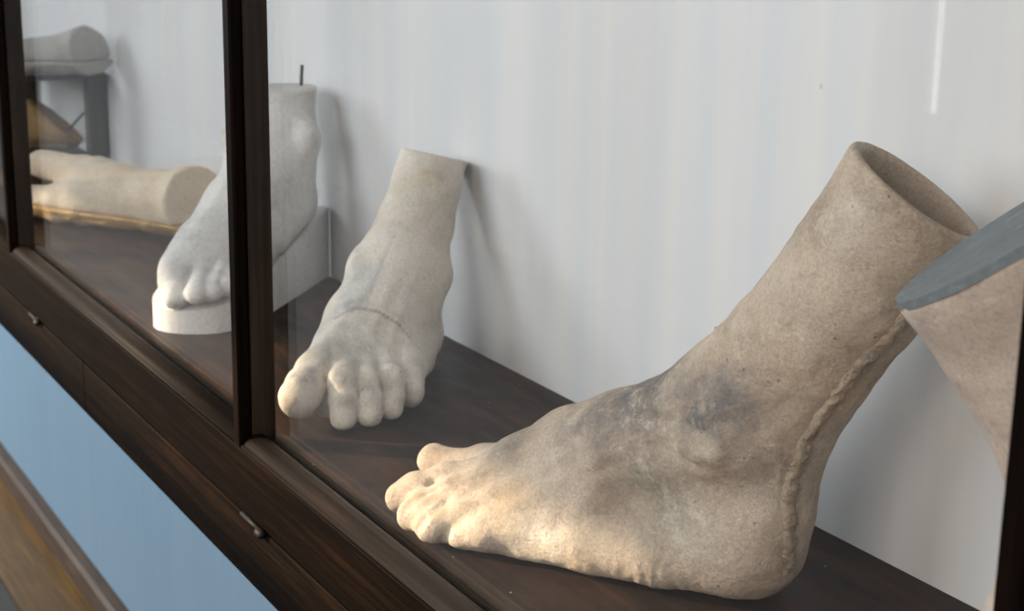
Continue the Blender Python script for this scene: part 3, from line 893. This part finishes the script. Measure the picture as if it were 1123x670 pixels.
f4 = Frame(-1.072, 0.194, R(207))
lying(None, f4, [(-0.075, 0, 0.055, 0.0485, 0.95), (-0.03, 0, 0.055, 0.0475, 0.92), (0.03, 0, 0.049, 0.0420, 0.95), (0.10, 0, 0.047, 0.0410, 0.95), (0.16, 0, 0.050, 0.042)],
      [[(0.13, -0.004, 0.058, 0.034), (0.20, -0.010, 0.070, 0.026), (0.29, -0.012, 0.074, 0.020)], [(0.14, 0.010, 0.036, 0.032), (0.21, 0.020, 0.030, 0.026), (0.29, 0.024, 0.026, 0.020)]],
      0.026, (-0.036, 0, 0.055), (-1.0, 0.42, 0.10), (-0.07, -0.065, -0.002), (0.31, 0.065, 0.115), 0.0022, 41, (CREAM, AMBER),
      'cream limb cast lying on its side on the shelf floor, round cut end facing right')

# ---- small stand at the far end with two more casts
st = tag(empty('display_stand', (-1.74, 0.285, 0.0006)), 'small dark wooden stand at the far end of the case', 'stand')
M_STAND = wood('grey_brown_stand', (0.050, 0.042, 0.038), (0.13, 0.11, 0.10), 'z', 0.55, 6.0, 1.0, 0.3)
M_STANDB = wood('grey_brown_stand_board', (0.050, 0.042, 0.038), (0.13, 0.11, 0.10), 'y', 0.55, 6.0, 1.0, 0.3)
for dx, dy in ((-0.015, -0.0305), (-0.015, -0.20), (-0.535, -0.0305), (-0.535, -0.20)):
    boxes('leg', [((dx - 0.015, dy, 0.0), (dx + 0.015, dy + 0.030, 0.150))], M_STAND, st, 0.001)
boxes('top_board', [((-0.56, -0.205, 0.150), (0.005, 0.0, 0.160))], M_STANDB, st, 0.001)
boxes('foot_rail', [((-0.022, -0.205, 0.0), (-0.008, -0.001, 0.010))], M_STANDB, st, 0.001)

f5 = Frame(-1.664, 0.252, R(245), 0.1608)
lying(None, f5, [(-0.05, 0, 0.048, 0.042), (0.02, 0, 0.046, 0.0385), (0.06, 0, 0.040, 0.032), (0.11, 0, 0.036, 0.027), (0.19, 0, 0.036, 0.025)], [], 0.028,
      (0.012, 0.0, 0.05), (-1.0, 0.75, 0.25), (-0.03, -0.055, -0.002), (0.20, 0.055, 0.10), 0.0026, 51, (GREY, GREY),
      'grey limb cast on a thick slab, on top of the small stand', None, False)
f6 = Frame(-1.850, 0.262, R(245))
lying(None, f6, [(-0.05, 0, 0.058, 0.034), (0.02, 0, 0.054, 0.036), (0.08, 0, 0.056, 0.038), (0.19, 0, 0.05, 0.035)], [[(0.07, 0, 0.066, 0.034), (0.13, 0, 0.07, 0.03)]], 0.024,
      (0.030, 0.0, 0.062), (-0.72, 0.05, 0.80), (-0.03, -0.055, -0.002), (0.20, 0.055, 0.12), 0.0026, 61, (OCHRE, TANB),
      'ochre limb cast with an iron rod, on the shelf floor beneath the small stand',
      [(0.030, 0.004, 0.035), (0.005, 0.008, 0.060), (-0.014, 0.012, 0.080)], False, ((0.004, 0, 0.01), (-1.0, 0.3, 0.0)))


# ---- cast at the right edge, cut top painted blue grey
def right_foot():
    fr = Frame(0.585, 0.262, R(237))
    root = empty('foot_cast'); fr.place(root)
    obj_label(root, 'pinkish plaster leg and foot cast at the right edge, flat cut top painted blue grey', 'foot cast')
    c = Clay((-0.030, -0.10, -0.004), (0.275, 0.10, 0.385), 0.0022)
    P = np.array((0.183, -0.006, 0.308))
    c.add([(0.222, -0.006, 0.375, 0.078), (0.183, -0.006, 0.308, 0.070), (0.154, -0.005, 0.255, 0.062), (0.132, -0.004, 0.200, 0.0525), (0.122, -0.003, 0.155, 0.0515), (0.127, -0.002, 0.105, 0.053), (0.078, 0, 0.046, 0.040)], 0.02)
    c.add([(0.118, -0.002, 0.108, 0.048), (0.150, -0.002, 0.075, 0.038, 1.1), (0.185, 0, 0.045, 0.029, 1.35), (0.208, 0, 0.032, 0.022, 1.6)], 0.02)
    c.add([(0.078, 0.006, 0.036, 0.034), (0.13, 0.030, 0.026, 0.025), (0.185, 0.036, 0.020, 0.018)], 0.02)
    for y, x0, x1, r in ((-0.034, 0.195, 0.240, 0.0165), (-0.010, 0.20, 0.242, 0.0120), (0.009, 0.195, 0.234, 0.0115), (0.026, 0.19, 0.224, 0.0110), (0.041, 0.178, 0.208, 0.0110)):
        c.add([(x0, y, 0.030, r * 1.15), ((x0 + x1) / 2 + 0.006, y, 0.025, r), (x1, y, r + 0.002, r * 0.95)], 0.006)
    c.blob((0.066, 0.038, 0.100), (0.014, 0.012, 0.016), 0.01); c.blob((0.076, -0.038, 0.108), (0.014, 0.012, 0.018), 0.01)
    c.rough(0.0014, 0.03, 71); c.rough(0.0005, 0.009, 72)
    c.plane((0, 0, 0.001), (0, 0, -1), 0.005)
    nw = np.array((-0.462, -0.385, 0.799)); nl = fr.B @ (nw / np.linalg.norm(nw))
    c.plane(P, nl, 0.0025)
    rg = c.ring(P, nl)
    c.blur(1)
    link('foot', c.mesh('foot'), plaster('pinkish_plaster', (0.60, 0.50, 0.42), (0.53, 0.43, 0.36), (0.43, 0.34, 0.28), (0.72, 0.66, 0.60), 30.0, 0.25, 0.8, (), 0.7, 0.3, 1.0), root)
    bm = bmesh.new()
    ctr = P
    up = [bm.verts.new(tuple(q + nl * 0.0014)) for q in [ctr + (q - ctr) * 0.985 for q in rg]]
    dn = [bm.verts.new(tuple(q - nl * 0.0030)) for q in [ctr + (q - ctr) * 1.003 for q in rg]]
    n = len(up)
    for i in range(n): bm.faces.new((dn[i], dn[(i + 1) % n], up[(i + 1) % n], up[i]))
    bm.faces.new(up); bm.faces.new(dn[::-1])
    cap = bm_obj('cut_face', bm, plaster('blue_grey_paint', (0.16, 0.18, 0.185), (0.125, 0.145, 0.152), (0.09, 0.105, 0.112), (0.36, 0.42, 0.47), 33.0, 0.2, 0.3, (), 0.5, 0.15, 0.6), root)
    tag(cap, 'flat cut face painted blue grey')


right_foot()


# ================================================================== LIGHT
sun = bpy.data.lights.new('low_sun', 'SUN'); sun.energy = 10.0; sun.angle = R(0.7); sun.color = (1.0, 0.78, 0.54)
so = bpy.data.objects.new('low_sun', sun); COL.objects.link(so)
so.rotation_euler = Vector((0.62, 0.78, -0.40)).to_track_quat('-Z', 'Y').to_euler()

w = bpy.data.worlds.new('sky'); SC.world = w; w.use_nodes = True
nt = w.node_tree; nt.nodes.clear()
o_ = nt.nodes.new('ShaderNodeOutputWorld'); bg = nt.nodes.new('ShaderNodeBackground')
tc = nt.nodes.new('ShaderNodeTexCoord'); sx = nt.nodes.new('ShaderNodeSeparateXYZ'); rp = nt.nodes.new('ShaderNodeValToRGB')
nt.links.new(tc.outputs['Generated'], sx.inputs[0]); nt.links.new(sx.outputs['Z'], rp.inputs['Fac'])
e = rp.color_ramp.elements                      # overcast sky, dim towards the ground
e[0].position = 0.0; e[0].color = (0.10, 0.105, 0.11, 1)
e[1].position = 0.75; e[1].color = (1.0, 1.10, 1.22, 1)
nt.links.new(rp.outputs['Color'], bg.inputs['Color']); bg.inputs['Strength'].default_value = 1.1
nt.links.new(bg.outputs[0], o_.inputs[0])

# ================================================================== CAMERA
cd = bpy.data.cameras.new('camera'); cam = bpy.data.objects.new('camera', cd); COL.objects.link(cam)
m4 = Matrix.Identity(4)
for i in range(3):
    for j in range(3): m4[i][j] = MROT[i][j]
    m4[i][3] = CAM[i]
cam.matrix_world = m4
cd.sensor_fit = 'HORIZONTAL'; cd.sensor_width = 36.0
cd.lens = FPX / 1123.0 * 36.0
cd.clip_start = 0.02; cd.clip_end = 60
cd.dof.use_dof = True; cd.dof.focus_distance = 1.03; cd.dof.aperture_fstop = 15.0
SC.camera = cam

SC.view_settings.view_transform = 'Standard'
SC.view_settings.look = 'None'
SC.view_settings.gamma = 1.0
SC.view_settings.use_curve_mapping = False
SC.view_settings.exposure = 0.36
SC.cycles.use_denoising = True
SC.cycles.max_bounces = 8
SC.cycles.transparent_max_bounces = 12
